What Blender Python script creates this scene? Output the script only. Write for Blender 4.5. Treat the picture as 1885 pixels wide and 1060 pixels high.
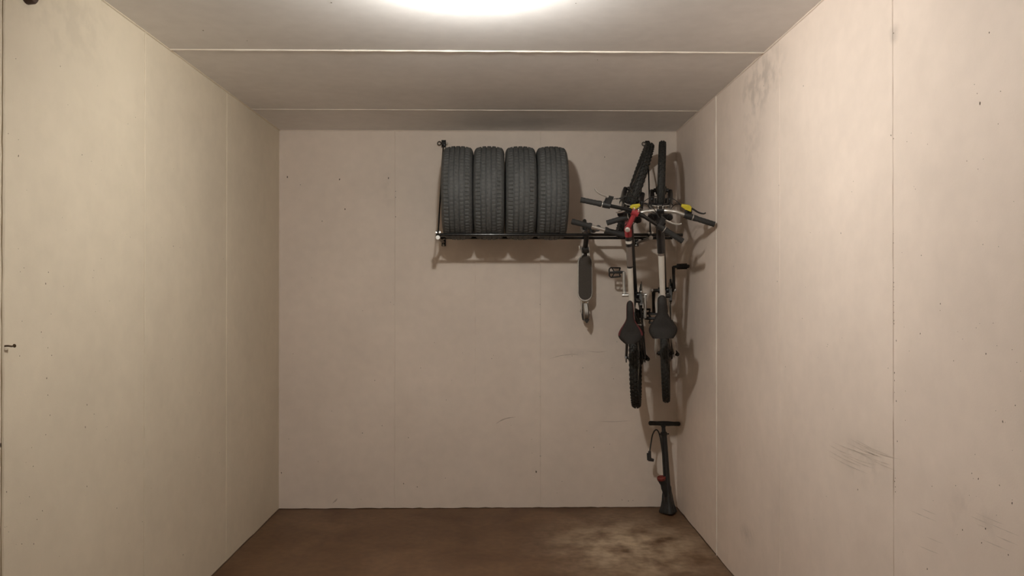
import bpy, math, random
from mathutils import Vector, Matrix

random.seed(7)
R = math.radians
V = Vector
SC = bpy.context.scene
COL = SC.collection
for o in list(bpy.data.objects):
    bpy.data.objects.remove(o, do_unlink=True)

# ------------------------------------------------------------------ camera
CAM_H = 1.591
YAW, PITCH = 0.01763, 0.00438
FPX = 1390.0
cam_data = bpy.data.cameras.new('camera')
cam_data.sensor_width = 36.0
cam_data.lens = FPX / 1885.0 * 36.0
cam_data.clip_start = 0.02
cam = bpy.data.objects.new('camera', cam_data)
cam.location = (0, 0, CAM_H)
cam.rotation_euler = (math.pi / 2 + PITCH, 0, -YAW)
COL.objects.link(cam)
SC.camera = cam

# ------------------------------------------------------------------ world, exposure
w = bpy.data.worlds.new('world')
SC.world = w
w.use_nodes = True
w.node_tree.nodes['Background'].inputs[0].default_value = (0.0, 0.0, 0.0, 1)
w.node_tree.nodes['Background'].inputs[1].default_value = 0.0
SC.view_settings.view_transform = 'Standard'
SC.view_settings.look = 'None'
SC.view_settings.exposure = 0.0
SC.view_settings.gamma = 1.0
SC.view_settings.use_curve_mapping = False
LAMP_STRENGTH = 735.0
LAMP_COLOR = (1.0, 0.98, 0.92)

# room, metres
XL, XR, H, YB, YF = -1.604, 1.313, 2.770, 5.55, -1.25


def ray(px, py):
    d = V(((px - 942.5) / FPX, 1.0, -(py - 530.0) / FPX))
    c, s = math.cos(PITCH), math.sin(PITCH)
    d = V((d.x, d.y * c - d.z * s, d.y * s + d.z * c))
    c, s = math.cos(YAW), math.sin(YAW)
    return V((d.x * c + d.y * s, -d.x * s + d.y * c, d.z))


def at(px, py, Y):
    d = ray(px, py)
    return V((0, 0, CAM_H)) + d * (Y / d.y)


def at_x(px, py, X):
    d = ray(px, py)
    return V((0, 0, CAM_H)) + d * (X / d.x)


def at_z(px, py, Z):
    d = ray(px, py)
    return V((0, 0, CAM_H)) + d * ((Z - CAM_H) / d.z)


# ------------------------------------------------------------------ materials
def base_mat(name):
    m = bpy.data.materials.new(name)
    m.use_nodes = True
    return m, m.node_tree, m.node_tree.nodes['Principled BSDF']


def nd(nt, kind, **kw):
    n = nt.nodes.new(kind)
    for k, v in kw.items():
        setattr(n, k, v)
    return n


def mat(name, col, rough=0.5, metal=0.0, var=0.12, scale=40.0, bump=0.0, coat=0.0, spec=0.5):
    """plain procedural material: colour mottled by noise, optional relief"""
    m, nt, b = base_mat(name)
    tc = nd(nt, 'ShaderNodeTexCoord')
    nz = nd(nt, 'ShaderNodeTexNoise')
    nz.inputs['Scale'].default_value = scale
    nz.inputs['Detail'].default_value = 4
    nt.links.new(tc.outputs['Object'], nz.inputs['Vector'])
    rp = nd(nt, 'ShaderNodeValToRGB')
    rp.color_ramp.elements[0].position = 0.3
    rp.color_ramp.elements[1].position = 0.7
    rp.color_ramp.elements[0].color = tuple(c * (1 - var) for c in col) + (1,)
    rp.color_ramp.elements[1].color = tuple(min(1, c * (1 + var)) for c in col) + (1,)
    nt.links.new(nz.outputs['Fac'], rp.inputs['Fac'])
    nt.links.new(rp.outputs['Color'], b.inputs['Base Color'])
    b.inputs['Roughness'].default_value = rough
    b.inputs['Metallic'].default_value = metal
    b.inputs['Specular IOR Level'].default_value = spec
    if coat:
        b.inputs['Coat Weight'].default_value = coat
        b.inputs['Coat Roughness'].default_value = 0.1
    if bump:
        bp = nd(nt, 'ShaderNodeBump')
        bp.inputs['Strength'].default_value = bump
        bp.inputs['Distance'].default_value = 0.002
        nt.links.new(nz.outputs['Fac'], bp.inputs['Height'])
        nt.links.new(bp.outputs['Normal'], b.inputs['Normal'])
    return m


def wall_mat(name, col, stains_shade=(), rough=0.6):
    """painted concrete: faint blotches, roller grain, a few grey rubbed patches, on the left wall painted-in shade (centre, radii, strength)"""
    m, nt, b = base_mat(name)
    g = nd(nt, 'ShaderNodeNewGeometry')
    L = nt.links.new
    n1 = nd(nt, 'ShaderNodeTexNoise'); n1.inputs['Scale'].default_value = 1.6; n1.inputs['Detail'].default_value = 5
    n2 = nd(nt, 'ShaderNodeTexNoise'); n2.inputs['Scale'].default_value = 14; n2.inputs['Detail'].default_value = 6
    n3 = nd(nt, 'ShaderNodeTexNoise'); n3.inputs['Scale'].default_value = 160; n3.inputs['Detail'].default_value = 3
    for n in (n1, n2, n3):
        L(g.outputs['Position'], n.inputs['Vector'])
    r1 = nd(nt, 'ShaderNodeMapRange'); r1.inputs['From Min'].default_value = 0.3; r1.inputs['From Max'].default_value = 0.7
    r1.inputs['To Min'].default_value = 0.94; r1.inputs['To Max'].default_value = 1.04
    L(n1.outputs['Fac'], r1.inputs['Value'])
    r2 = nd(nt, 'ShaderNodeMapRange'); r2.inputs['From Min'].default_value = 0.3; r2.inputs['From Max'].default_value = 0.7
    r2.inputs['To Min'].default_value = 0.965; r2.inputs['To Max'].default_value = 1.02
    L(n2.outputs['Fac'], r2.inputs['Value'])
    mu = nd(nt, 'ShaderNodeMath', operation='MULTIPLY')
    L(r1.outputs[0], mu.inputs[0]); L(r2.outputs[0], mu.inputs[1])
    val = mu.outputs[0]
    for (c, rad, k) in stains_shade:
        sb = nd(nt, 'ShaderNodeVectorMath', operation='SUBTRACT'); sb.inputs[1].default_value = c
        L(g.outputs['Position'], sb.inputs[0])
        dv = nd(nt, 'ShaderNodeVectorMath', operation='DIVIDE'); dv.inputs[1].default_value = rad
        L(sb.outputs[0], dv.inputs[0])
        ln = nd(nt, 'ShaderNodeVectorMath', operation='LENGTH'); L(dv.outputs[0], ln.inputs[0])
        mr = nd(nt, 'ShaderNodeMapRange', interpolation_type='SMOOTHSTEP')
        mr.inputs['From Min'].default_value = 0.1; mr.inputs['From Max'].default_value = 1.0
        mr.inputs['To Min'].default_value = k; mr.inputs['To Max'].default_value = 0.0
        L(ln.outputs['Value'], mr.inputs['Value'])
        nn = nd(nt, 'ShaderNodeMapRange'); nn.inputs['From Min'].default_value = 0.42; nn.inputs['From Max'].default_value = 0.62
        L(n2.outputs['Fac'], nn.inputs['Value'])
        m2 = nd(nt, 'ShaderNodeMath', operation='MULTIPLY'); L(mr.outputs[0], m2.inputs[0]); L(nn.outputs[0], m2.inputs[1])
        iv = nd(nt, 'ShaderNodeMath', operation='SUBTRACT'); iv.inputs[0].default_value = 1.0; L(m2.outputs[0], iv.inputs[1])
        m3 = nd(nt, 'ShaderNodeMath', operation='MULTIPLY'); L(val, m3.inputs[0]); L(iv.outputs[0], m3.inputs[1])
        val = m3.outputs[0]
    cm = nd(nt, 'ShaderNodeVectorMath', operation='SCALE'); cm.inputs[0].default_value = col
    L(val, cm.inputs['Scale'])
    L(cm.outputs[0], b.inputs['Base Color'])
    b.inputs['Roughness'].default_value = rough
    b.inputs['Specular IOR Level'].default_value = 0.3
    bp = nd(nt, 'ShaderNodeBump'); bp.inputs['Strength'].default_value = 0.07; bp.inputs['Distance'].default_value = 0.003
    ad = nd(nt, 'ShaderNodeMath', operation='ADD'); L(n3.outputs['Fac'], ad.inputs[0]); L(n2.outputs['Fac'], ad.inputs[1])
    L(ad.outputs[0], bp.inputs['Height']); L(bp.outputs['Normal'], b.inputs['Normal'])
    return m


def floor_mat():
    m, nt, b = base_mat('oiled_concrete_floor')
    L = nt.links.new
    g = nd(nt, 'ShaderNodeNewGeometry')
    n1 = nd(nt, 'ShaderNodeTexNoise'); n1.inputs['Scale'].default_value = 2.2; n1.inputs['Detail'].default_value = 7; n1.inputs['Distortion'].default_value = 0.6
    n2 = nd(nt, 'ShaderNodeTexNoise'); n2.inputs['Scale'].default_value = 22; n2.inputs['Detail'].default_value = 6
    n3 = nd(nt, 'ShaderNodeTexNoise'); n3.inputs['Scale'].default_value = 5.5; n3.inputs['Detail'].default_value = 6
    for n in (n1, n2, n3):
        L(g.outputs['Position'], n.inputs['Vector'])
    rp = nd(nt, 'ShaderNodeValToRGB')
    e = rp.color_ramp.elements
    e[0].position = 0.30; e[0].color = (0.095, 0.045, 0.020, 1)
    e[1].position = 0.72; e[1].color = (0.178, 0.101, 0.052, 1)
    L(n1.outputs['Fac'], rp.inputs['Fac'])
    # worn paler patch towards the right
    c = at_z(1165, 1005, 0)
    sb = nd(nt, 'ShaderNodeVectorMath', operation='SUBTRACT'); sb.inputs[1].default_value = c
    L(g.outputs['Position'], sb.inputs[0])
    dv = nd(nt, 'ShaderNodeVectorMath', operation='DIVIDE'); dv.inputs[1].default_value = (0.80, 0.90, 1)
    L(sb.outputs[0], dv.inputs[0])
    ln = nd(nt, 'ShaderNodeVectorMath', operation='LENGTH'); L(dv.outputs[0], ln.inputs[0])
    mr = nd(nt, 'ShaderNodeMapRange', interpolation_type='SMOOTHSTEP')
    mr.inputs['From Min'].default_value = 0.0; mr.inputs['From Max'].default_value = 1.0
    mr.inputs['To Min'].default_value = 1.0; mr.inputs['To Max'].default_value = 0.0
    L(ln.outputs['Value'], mr.inputs['Value'])
    n3r = nd(nt, 'ShaderNodeMapRange'); n3r.inputs['From Min'].default_value = 0.30; n3r.inputs['From Max'].default_value = 0.62
    L(n3.outputs['Fac'], n3r.inputs['Value'])
    mm = nd(nt, 'ShaderNodeMath', operation='MULTIPLY'); L(mr.outputs[0], mm.inputs[0]); L(n3r.outputs[0], mm.inputs[1])
    mx = nd(nt, 'ShaderNodeMix', data_type='RGBA'); L(mm.outputs[0], mx.inputs['Factor'])
    L(rp.outputs['Color'], mx.inputs['A']); mx.inputs['B'].default_value = (0.50, 0.385, 0.265, 1)
    r2 = nd(nt, 'ShaderNodeMapRange'); r2.inputs['From Min'].default_value = 0.3; r2.inputs['From Max'].default_value = 0.7
    r2.inputs['To Min'].default_value = 0.86; r2.inputs['To Max'].default_value = 1.12
    L(n2.outputs['Fac'], r2.inputs['Value'])
    sc = nd(nt, 'ShaderNodeVectorMath', operation='SCALE'); L(mx.outputs['Result'], sc.inputs[0]); L(r2.outputs[0], sc.inputs['Scale'])
    L(sc.outputs[0], b.inputs['Base Color'])
    b.inputs['Roughness'].default_value = 0.5
    b.inputs['Specular IOR Level'].default_value = 0.35
    bp = nd(nt, 'ShaderNodeBump'); bp.inputs['Strength'].default_value = 0.15; bp.inputs['Distance'].default_value = 0.004
    L(n2.outputs['Fac'], bp.inputs['Height']); L(bp.outputs['Normal'], b.inputs['Normal'])
    return m


def emit_mat(name, col, strength):
    m, nt, b = base_mat(name)
    b.inputs['Base Color'].default_value = (0.9, 0.9, 0.9, 1)
    b.inputs['Emission Color'].default_value = col + (1,)
    b.inputs['Emission Strength'].default_value = strength
    return m


M = {
    'wall_left': wall_mat('painted_concrete_cream', (0.66, 0.578, 0.452), [(at_x(110, 10, XL), (0.5, 0.75, 0.36), 0.12)]),  # the patch paints soft shade into the top of this wall
    'wall_right': wall_mat('painted_concrete_pinkish', (0.81, 0.69, 0.605),
                           [(at_x(1400, 150, XR), (0.3, 0.5, 0.22), 0.28), (at_x(1385, 260, XR), (0.3, 0.3, 0.35), 0.14),
                            (at_x(1590, 850, XR), (0.3, 0.30, 0.16), 0.14), (at_x(1790, 960, XR), (0.3, 0.22, 0.15), 0.16),
                            (at_x(1645, 65, XR), (0.3, 0.06, 0.05), 0.25), (at_x(1375, 985, XR), (0.3, 0.16, 0.08), 0.18)]),
    'wall_back': wall_mat('painted_concrete_white', (0.79, 0.69, 0.605),
                          [(at(1050, 650, YB), (0.3, 0.3, 0.05), 0.12), (at(715, 350, YB), (0.10, 0.3, 0.25), 0.12)]),
    'ceiling': wall_mat('painted_concrete_ceiling', (0.86, 0.84, 0.83)),
    'joint': wall_mat('joint_filler_paint', (0.84, 0.77, 0.68)),
    'floor': floor_mat(),
    'floor_edge': mat('dark_floor_edge', (0.075, 0.045, 0.026), 0.8),  # narrow strip, darker than the floor
    'backing': mat('raw_concrete', (0.35, 0.31, 0.27), 0.9),
    'pit': mat('dark_pinhole', (0.085, 0.062, 0.04), 0.9),
    'scuff': mat('grey_scuff', (0.64, 0.545, 0.47), 0.8),
    'scuff_dark': mat('dark_scuff', (0.50, 0.415, 0.35), 0.8),
    'tyre': mat('car_tyre_rubber', (0.090, 0.093, 0.092), 0.62, var=0.2, scale=60, spec=0.4),
    'rubber': mat('bike_tyre_rubber', (0.030, 0.029, 0.026), 0.7, var=0.2, scale=60, spec=0.35),
    'black_tube': mat('black_powder_coat', (0.012, 0.012, 0.012), 0.17, var=0.1),
    'black_plastic': mat('black_plastic', (0.020, 0.020, 0.020), 0.5, var=0.15),
    'grip': mat('grip_rubber', (0.026, 0.025, 0.024), 0.75, var=0.2, scale=120, bump=0.3),
    'black_paint': mat('black_frame_paint', (0.014, 0.014, 0.015), 0.3, coat=0.3),
    'white_paint': mat('white_frame_paint', (0.72, 0.68, 0.62), 0.3, var=0.03, coat=0.3),
    'grey_paint': mat('grey_frame_paint', (0.20, 0.165, 0.145), 0.35, var=0.05, coat=0.2),
    'red_paint': mat('red_anodised', (0.34, 0.036, 0.045), 0.4, var=0.06, coat=0.2),
    'red_plastic': mat('red_plastic', (0.20, 0.03, 0.022), 0.5),
    'red_fabric': mat('red_saddle_piping', (0.11, 0.013, 0.017), 0.6),
    'yellow': mat('yellow_plastic', (0.60, 0.50, 0.035), 0.5, var=0.06),
    'chrome': mat('polished_alloy', (0.80, 0.78, 0.74), 0.30, 0.85, var=0.05),
    'alloy': mat('brushed_alloy', (0.66, 0.64, 0.60), 0.42, 0.75, var=0.08),
    'steel': mat('dull_steel', (0.38, 0.36, 0.33), 0.4, 1.0, var=0.12),
    'dark_steel': mat('dark_steel', (0.06, 0.057, 0.053), 0.45, 0.8, var=0.15),
    'saddle': mat('black_saddle_vinyl', (0.017, 0.0140, 0.012), 0.65, var=0.15, scale=90, spec=0.3),
    'grip_tape': mat('deck_grip_tape', (0.078, 0.066, 0.056), 0.9, var=0.25, scale=220, bump=0.4),
    'brown': mat('brown_fitting', (0.060, 0.032, 0.022), 0.6),
    'rust': mat('rusty_steel', (0.075, 0.045, 0.02), 0.8, 0.3, var=0.3),
    'white_plastic': mat('white_lamp_plastic', (0.75, 0.74, 0.70), 0.5, var=0.03),
    'door': mat('painted_door_steel', (0.55, 0.52, 0.47), 0.5, var=0.04),
    'lamp': emit_mat('glowing_diffuser', LAMP_COLOR, LAMP_STRENGTH),
}


# ------------------------------------------------------------------ mesh builder
class MB:
    def __init__(self):
        self.v, self.f, self.m = [], [], []

    def add(self, verts, faces, mat=0):
        b = len(self.v)
        self.v += [V(p) for p in verts]
        self.f += [tuple(b + i for i in f) for f in faces]
        self.m += [mat] * len(faces)
        return self

    def tube(self, pts, r, n=10, mat=0, closed=False, caps=True):
        pts = [V(p) for p in pts]
        k = len(pts)
        rs = list(r) if isinstance(r, (list, tuple)) else [r] * k
        tang = []
        for i in range(k):
            if closed:
                t = pts[(i + 1) % k] - pts[i - 1]
            else:
                t = pts[min(i + 1, k - 1)] - pts[max(i - 1, 0)]
            tang.append(t.normalized())
        a = V((0, 0, 1)) if abs(tang[0].z) < 0.9 else V((1, 0, 0))
        nrm = (a - tang[0] * a.dot(tang[0])).normalized()
        vs, fs = [], []
        for i in range(k):
            nrm = (nrm - tang[i] * nrm.dot(tang[i])).normalized()
            bn = tang[i].cross(nrm)
            for j in range(n):
                q = 2 * math.pi * j / n
                vs.append(pts[i] + (nrm * math.cos(q) + bn * math.sin(q)) * rs[i])
        for i in range(k if closed else k - 1):
            i2 = (i + 1) % k
            for j in range(n):
                j2 = (j + 1) % n
                fs.append((i * n + j, i * n + j2, i2 * n + j2, i2 * n + j))
        if caps and not closed:
            fs.append(tuple(reversed(range(n))))
            fs.append(tuple((k - 1) * n + j for j in range(n)))
        return self.add(vs, fs, mat)

    def box(self, c, size, rot=None, mat=0, taper=1.0):
        c = V(c)
        rot = rot or Matrix.Identity(3)
        vs = []
        for z in (-1, 1):
            for y in (-1, 1):
                for x in (-1, 1):
                    t = taper if x > 0 else 1.0
                    vs.append(c + rot @ V((x * size[0] / 2, y * size[1] / 2 * t, z * size[2] / 2 * t)))
        return self.add(vs, [(0, 2, 3, 1), (4, 5, 7, 6), (0, 1, 5, 4), (2, 6, 7, 3), (0, 4, 6, 2), (1, 3, 7, 5)], mat)

    def lathe(self, prof, origin=(0, 0, 0), axis=(0, 0, 1), n=24, mat=0, closed=False, rfun=None):
        origin, ax = V(origin), V(axis).normalized()
        a = V((0, 0, 1)) if abs(ax.z) < 0.9 else V((1, 0, 0))
        e1 = (a - ax * a.dot(ax)).normalized()
        e2 = ax.cross(e1)
        k = len(prof)
        vs, fs = [], []
        for j in range(n):
            q = 2 * math.pi * j / n
            d = e1 * math.cos(q) + e2 * math.sin(q)
            for i, (r, h) in enumerate(prof):
                if rfun:
                    r = rfun(i, j, r)
                vs.append(origin + d * r + ax * h)
        for j in range(n):
            j2 = (j + 1) % n
            for i in range(k if closed else k - 1):
                i2 = (i + 1) % k
                fs.append((j * k + i, j2 * k + i, j2 * k + i2, j * k + i2))
        if not closed:
            if prof[0][0] > 1e-6:
                fs.append(tuple(j * k for j in reversed(range(n))))
            if prof[-1][0] > 1e-6:
                fs.append(tuple(j * k + k - 1 for j in range(n)))
        return self.add(vs, fs, mat)

    def ball(self, c, r, n=12, mat=0, scale=(1, 1, 1)):
        c = V(c)
        vs, fs = [], []
        m = n // 2
        for i in range(m + 1):
            th = math.pi * i / m
            for j in range(n):
                q = 2 * math.pi * j / n
                vs.append(c + V((math.sin(th) * math.cos(q) * r * scale[0], math.sin(th) * math.sin(q) * r * scale[1], math.cos(th) * r * scale[2])))
        for i in range(m):
            for j in range(n):
                j2 = (j + 1) % n
                fs.append((i * n + j, (i + 1) * n + j, (i + 1) * n + j2, i * n + j2))
        return self.add(vs, fs, mat)

    def prism(self, poly, thick, rot, c, mat=0):
        """flat outline (x,y) extruded by thick along local z, placed by rot and c"""
        c = V(c)
        k = len(poly)
        vs = [c + rot @ V((x, y, -thick / 2)) for x, y in poly] + [c + rot @ V((x, y, thick / 2)) for x, y in poly]
        fs = [tuple(reversed(range(k))), tuple(range(k, 2 * k))]
        fs += [(i, (i + 1) % k, k + (i + 1) % k, k + i) for i in range(k)]
        return self.add(vs, fs, mat)

    def map(self, fn):
        self.v = [fn(p) for p in self.v]
        return self

    def build(self, name, mats, parent=None, smooth=35, bevel=0.0, label=None):
        me = bpy.data.meshes.new(name)
        me.from_pydata([tuple(p) for p in self.v], [], self.f)
        if not isinstance(mats, (list, tuple)):
            mats = [mats]
        for mm in mats:
            me.materials.append(M[mm])
        for p, i in zip(me.polygons, self.m):
            p.material_index = i
        import bmesh
        bm = bmesh.new()
        bm.from_mesh(me)
        bmesh.ops.remove_doubles(bm, verts=bm.verts, dist=1e-6)
        bmesh.ops.recalc_face_normals(bm, faces=bm.faces)
        bm.to_mesh(me)
        bm.free()
        if smooth:
            for p in me.polygons:
                p.use_smooth = True
            me.set_sharp_from_angle(angle=R(smooth))
        ob = bpy.data.objects.new(name, me)
        COL.objects.link(ob)
        if parent:
            ob.parent = parent
        if bevel:
            bv = ob.modifiers.new('bevel', 'BEVEL')
            bv.width = bevel
            bv.segments = 2
            bv.limit_method = 'ANGLE'
        if label:
            ob['label'] = label
        return ob


def empty(name, matrix, label, cat, group=None):
    o = bpy.data.objects.new(name, None)
    o.empty_display_size = 0.1
    COL.objects.link(o)
    o.matrix_world = matrix
    return tag(o, label, cat, group)


def tag(o, label, cat, group=None):
    o['label'] = label
    o['category'] = cat
    if group:
        o['group'] = group
    return o


def struct(o, label, cat='wall'):
    o['kind'] = 'structure'
    o['label'] = label
    o['category'] = cat
    return o


def bez(p0, p1, p2, p3, n=14):
    out = []
    for i in range(n + 1):
        t = i / n
        out.append(V(p0) * (1 - t) ** 3 + V(p1) * 3 * t * (1 - t) ** 2 + V(p2) * 3 * t * t * (1 - t) + V(p3) * t ** 3)
    return out


def smooth_path(pts, n=6):
    """Catmull-Rom through the points"""
    pts = [V(p) for p in pts]
    out = []
    for i in range(len(pts) - 1):
        p0, p1, p2, p3 = pts[max(i - 1, 0)], pts[i], pts[i + 1], pts[min(i + 2, len(pts) - 1)]
        for k in range(n):
            t = k / n
            out.append(0.5 * ((2 * p1) + (p2 - p0) * t + (2 * p0 - 5 * p1 + 4 * p2 - p3) * t * t + (-p0 + 3 * p1 - 3 * p2 + p3) * t ** 3))
    out.append(pts[-1])
    return out


# ------------------------------------------------------------------ room shell
T = 0.20      # shell thickness
PT = 0.02     # panel thickness, panel faces are the visible surfaces


def slab(name, mn, mx, m, label, cat):
    c = [(a + b) / 2 for a, b in zip(mn, mx)]
    s = [b - a for a, b in zip(mn, mx)]
    return struct(MB().box(c, s).build(name, m, smooth=0), label, cat)


fl = slab('floor', (XL - T, YF - T, -T), (XR + T, YB + T, 0.0), 'floor', 'brown stained concrete floor of the storage room', 'floor')
wl = slab('wall_left', (XL - T, YF - T, 0), (XL - PT, YB + T, H + T), 'backing', 'cream painted concrete wall on the left', 'wall')
wr = slab('wall_right', (XR + PT, YF - T, 0), (XR + T, YB + T, H + T), 'backing', 'pale pinkish painted concrete wall on the right', 'wall')
wb = slab('wall_back', (XL - PT, YB + PT, 0), (XR + PT, YB + T, H + T), 'backing', 'off-white painted concrete wall behind the tyre rack', 'wall')
wf = slab('wall_front', (XL - PT, YF - T, 0), (XR + PT, YF - 0.02, H + T), 'backing', 'wall with the entrance door facing the tyre rack', 'wall')
ce = slab('ceiling', (XL - PT, YF - 0.02, H + PT), (XR + PT, YB + PT, H + T), 'backing', 'grey-white painted concrete ceiling', 'ceiling')

G = 0.0015   # half joint gap


def panel_row(parent, axis, cuts, make, m):
    for a, b in zip(cuts[:-1], cuts[1:]):
        off = random.uniform(0.0, 0.0012)
        mn, mx = make(a + G, b - G, off)
        c = [(p + q) / 2 for p, q in zip(mn, mx)]
        s = [q - p for p, q in zip(mn, mx)]
        MB().box(c, s).build('panel', m, parent, smooth=0)


def bead(parent, pts, r, m='joint', name='joint_ridge', wob=0.0008):
    pts = [V(p) for p in pts]
    n = 60
    path = []
    for i in range(n + 1):
        t = i / n
        p = pts[0].lerp(pts[1], t)
        path.append(p + V((random.uniform(-wob, wob), random.uniform(-wob, wob), random.uniform(-wob, wob))))
    rr = [r * random.uniform(0.75, 1.2) for _ in path]
    return MB().tube(path, rr, 6).build(name, m, parent)


lcuts = [YF, 0.45, 1.45, at_x(5, 530, XL).y, at_x(266, 530, XL).y, at_x(417, 530, XL).y, YB]
rcuts = [YF, 0.40, 1.45, at_x(1644, 530, XR).y, at_x(1435, 530, XR).y, at_x(1319, 530, XR).y, YB]
bcuts = [XL, at(727, 530, YB).x, at(995, 530, YB).x, XR]
ccuts = [YF, -0.05, 1.19, 2.43, at_z(900, 94, H).y, at_z(1000, 203, H).y, YB]
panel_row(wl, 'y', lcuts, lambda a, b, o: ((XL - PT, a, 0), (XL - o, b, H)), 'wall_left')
panel_row(wr, 'y', rcuts, lambda a, b, o: ((XR + o, a, 0), (XR + PT, b, H)), 'wall_right')
panel_row(wb, 'x', bcuts, lambda a, b, o: ((a, YB + o, 0), (b, YB + PT, H)), 'wall_back')
panel_row(ce, 'y', ccuts, lambda a, b, o: ((XL, a, H + o), (XR, b, H + PT)), 'ceiling')
for i, y in enumerate(lcuts[1:-1]):
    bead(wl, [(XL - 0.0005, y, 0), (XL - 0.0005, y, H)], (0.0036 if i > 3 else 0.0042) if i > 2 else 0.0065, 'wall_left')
for i, y in enumerate(rcuts[1:-1]):
    bead(wr, [(XR + 0.0005, y, 0), (XR + 0.0005, y, H)], [0.003, 0.003, 0.003, 0.0022, 0.0045][i], 'wall_right' if i < 4 else 'joint')
for x in bcuts[1:-1]:
    bead(wb, [(x, YB + 0.0005, 0), (x, YB + 0.0005, H)], 0.0036, 'wall_back')
x = at(875, 490, YB).x
bead(wb, [(x, YB + 0.0015, 0.9), (x, YB + 0.0015, 1.85)], 0.0022, 'wall_back')
for i, y in enumerate(ccuts[1:-1]):
    bead(ce, [(XL, y, H), (XR, y, H)], 0.0048 if i == 3 else 0.0028, 'joint')
# filled corner seams
bead(wb, [(XL, YB, 0), (XL, YB, H)], 0.006, 'wall_back', 'corner_filler')
bead(wb, [(XR, YB, 0), (XR, YB, H)], 0.006, 'wall_back', 'corner_filler')
bead(wb, [(XL, YB, H), (XR, YB, H)], 0.005, 'wall_back', 'corner_filler')
bead(wl, [(XL, YF, H), (XL, YB, H)], 0.006, 'wall_left', 'corner_filler')
bead(wr, [(XR, YF, H), (XR, YB, H)], 0.006, 'wall_right', 'corner_filler')

for q in ([(XL, YF, 0), (XL, YB, 0)], [(XR, YF, 0), (XR, YB, 0)], [(XL, YB, 0), (XR, YB, 0)]):
    bead(fl, q, 0.0055, 'floor_edge', 'floor_seam', wob=0.0022)

# entrance wall behind the viewer with a sectional door
dr = MB().box(((XL + XR) / 2, YF - 0.012, 1.10), (2.5, 0.014, 2.2)).build('door_1', 'door', smooth=0)
struct(dr, 'plain sectional door in the entrance wall', 'door')
for i in range(5):
    MB().box(((XL + XR) / 2, YF + 0.004, 0.22 + i * 0.44), (2.48, 0.018, 0.43)).build('door_panel', 'door', dr, bevel=0.004)
MB().tube([(-0.25, YF + 0.01, 1.0), (-0.25, YF + 0.05, 1.0), (-0.05, YF + 0.05, 1.0), (-0.05, YF + 0.01, 1.0)], 0.008).build('door_handle', 'black_plastic', dr)
for a, b in ((XL, (XL + XR) / 2 - 1.25), ((XL + XR) / 2 + 1.25, XR)):
    MB().box(((a + b) / 2, YF - 0.01, H / 2), (b - a, 0.02, H)).build('panel', 'wall_back', wf, smooth=0)
MB().box(((XL + XR) / 2, YF - 0.01, (H + 2.2) / 2), (2.5, 0.02, H - 2.2)).build('panel', 'wall_back', wf, smooth=0)

# small air holes in the concrete, kept where they are seen
def pit_mesh(parent, pts, where, n_axis, fine):
    mb = MB()
    for (px, py, s) in pts:
        p = where(px, py)
        s *= (0.72 if abs(n_axis[0]) > 0.5 else 1.0)
        a, b = s * 0.0030, s * random.uniform(0.0035, 0.0065)
        rot = random.uniform(-0.3, 0.3)
        vs = []
        for k in range(8):
            q = k * math.pi / 4
            r = random.uniform(0.7, 1.15)
            u, vv = math.cos(q) * a * r, math.sin(q) * b * r
            u, vv = u * math.cos(rot) - vv * math.sin(rot), u * math.sin(rot) + vv * math.cos(rot)
            vs.append((u, vv))
        nn = V(n_axis)
        up = V((0, 0, 1)) if abs(nn.z) < 0.5 else V((0, 1, 0))
        sd = up.cross(nn)
        base = [p + sd * u + up * vv + nn * 0.0001 for u, vv in vs]
        top = [p + sd * u * 0.6 + up * vv * 0.6 + nn * 0.0008 for u, vv in vs]
        fs = [(k, (k + 1) % 8, 8 + (k + 1) % 8, 8 + k) for k in range(8)] + [tuple(range(8, 16))]
        mb.add(base + top, fs)
    ob = mb.build('air_holes', 'pit', parent)
    ob['kind'] = 'stuff'
    return ob


def sprinkle(n, x0, x1, y0, y1, smin, smax):
    return [(random.uniform(x0, x1), random.uniform(y0, y1), random.uniform(smin, smax)) for _ in range(n)]


left_pits = [(84, 522, 1), (89, 501, .8), (319, 453, 1.1), (411, 476, .9), (76, 611, .8), (88, 640, .8), (95, 654, .7), (86, 696, 1),
             (36, 655, .7), (117, 527, .6), (94, 578, .6), (44, 493, .6), (186, 476, .6), (88, 727, .8), (84, 800, .9), (160, 745, 1),
             (157, 786, 1), (92, 764, .7), (160, 895, 1), (78, 940, .8), (68, 956, .8), (337, 1021, 1.5), (366, 842, .9), (367, 723, .8),
             (61, 858, .7), (173, 762, .6), (40, 1001, .7), (62, 1001, .7), (404, 833, .9), (54, 914, .6), (34, 287, 1), (151, 285, .7),
             (111, 122, .7), (29, 108, .7), (2, 819, 2.2), (12, 905, .7), (215, 935, .7), (262, 960, .8), (7, 628, 1.2)]
left_pits += sprinkle(45, 5, 250, 120, 1040, .25, .5) + sprinkle(12, 270, 500, 300, 950, .3, .55)
pit_mesh(wl, left_pits, lambda x, y: at_x(x, y, XL), (1, 0, 0), 0)
right_pits = [(1479, 158, 1), (1406, 158, .7), (1804, 190, 1.3), (1645, 61, 1), (1640, 249, .8), (1645, 255, .8), (1821, 60, .8), (1842, 168, .6),
              (1434, 341, .9), (1548, 429, .8), (1696, 470, .8), (1731, 559, .8), (1694, 614, .9), (1650, 627, .9), (1431, 518, 1.3), (1815, 651, .9),
              (1446, 675, .9), (1477, 586, .8), (1355, 446, .8), (1524, 634, .6), (1846, 776, .8), (1869, 746, .7), (1801, 881, .8), (1789, 871, .7),
              (1840, 893, .6), (1814, 973, 1), (1772, 975, .9), (1807, 999, .9), (1707, 1047, .9), (1652, 812, .8), (1650, 738, .8), (1647, 886, 1),
              (1579, 901, .8), (1856, 1021, .8), (1863, 926, .8)]
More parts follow.
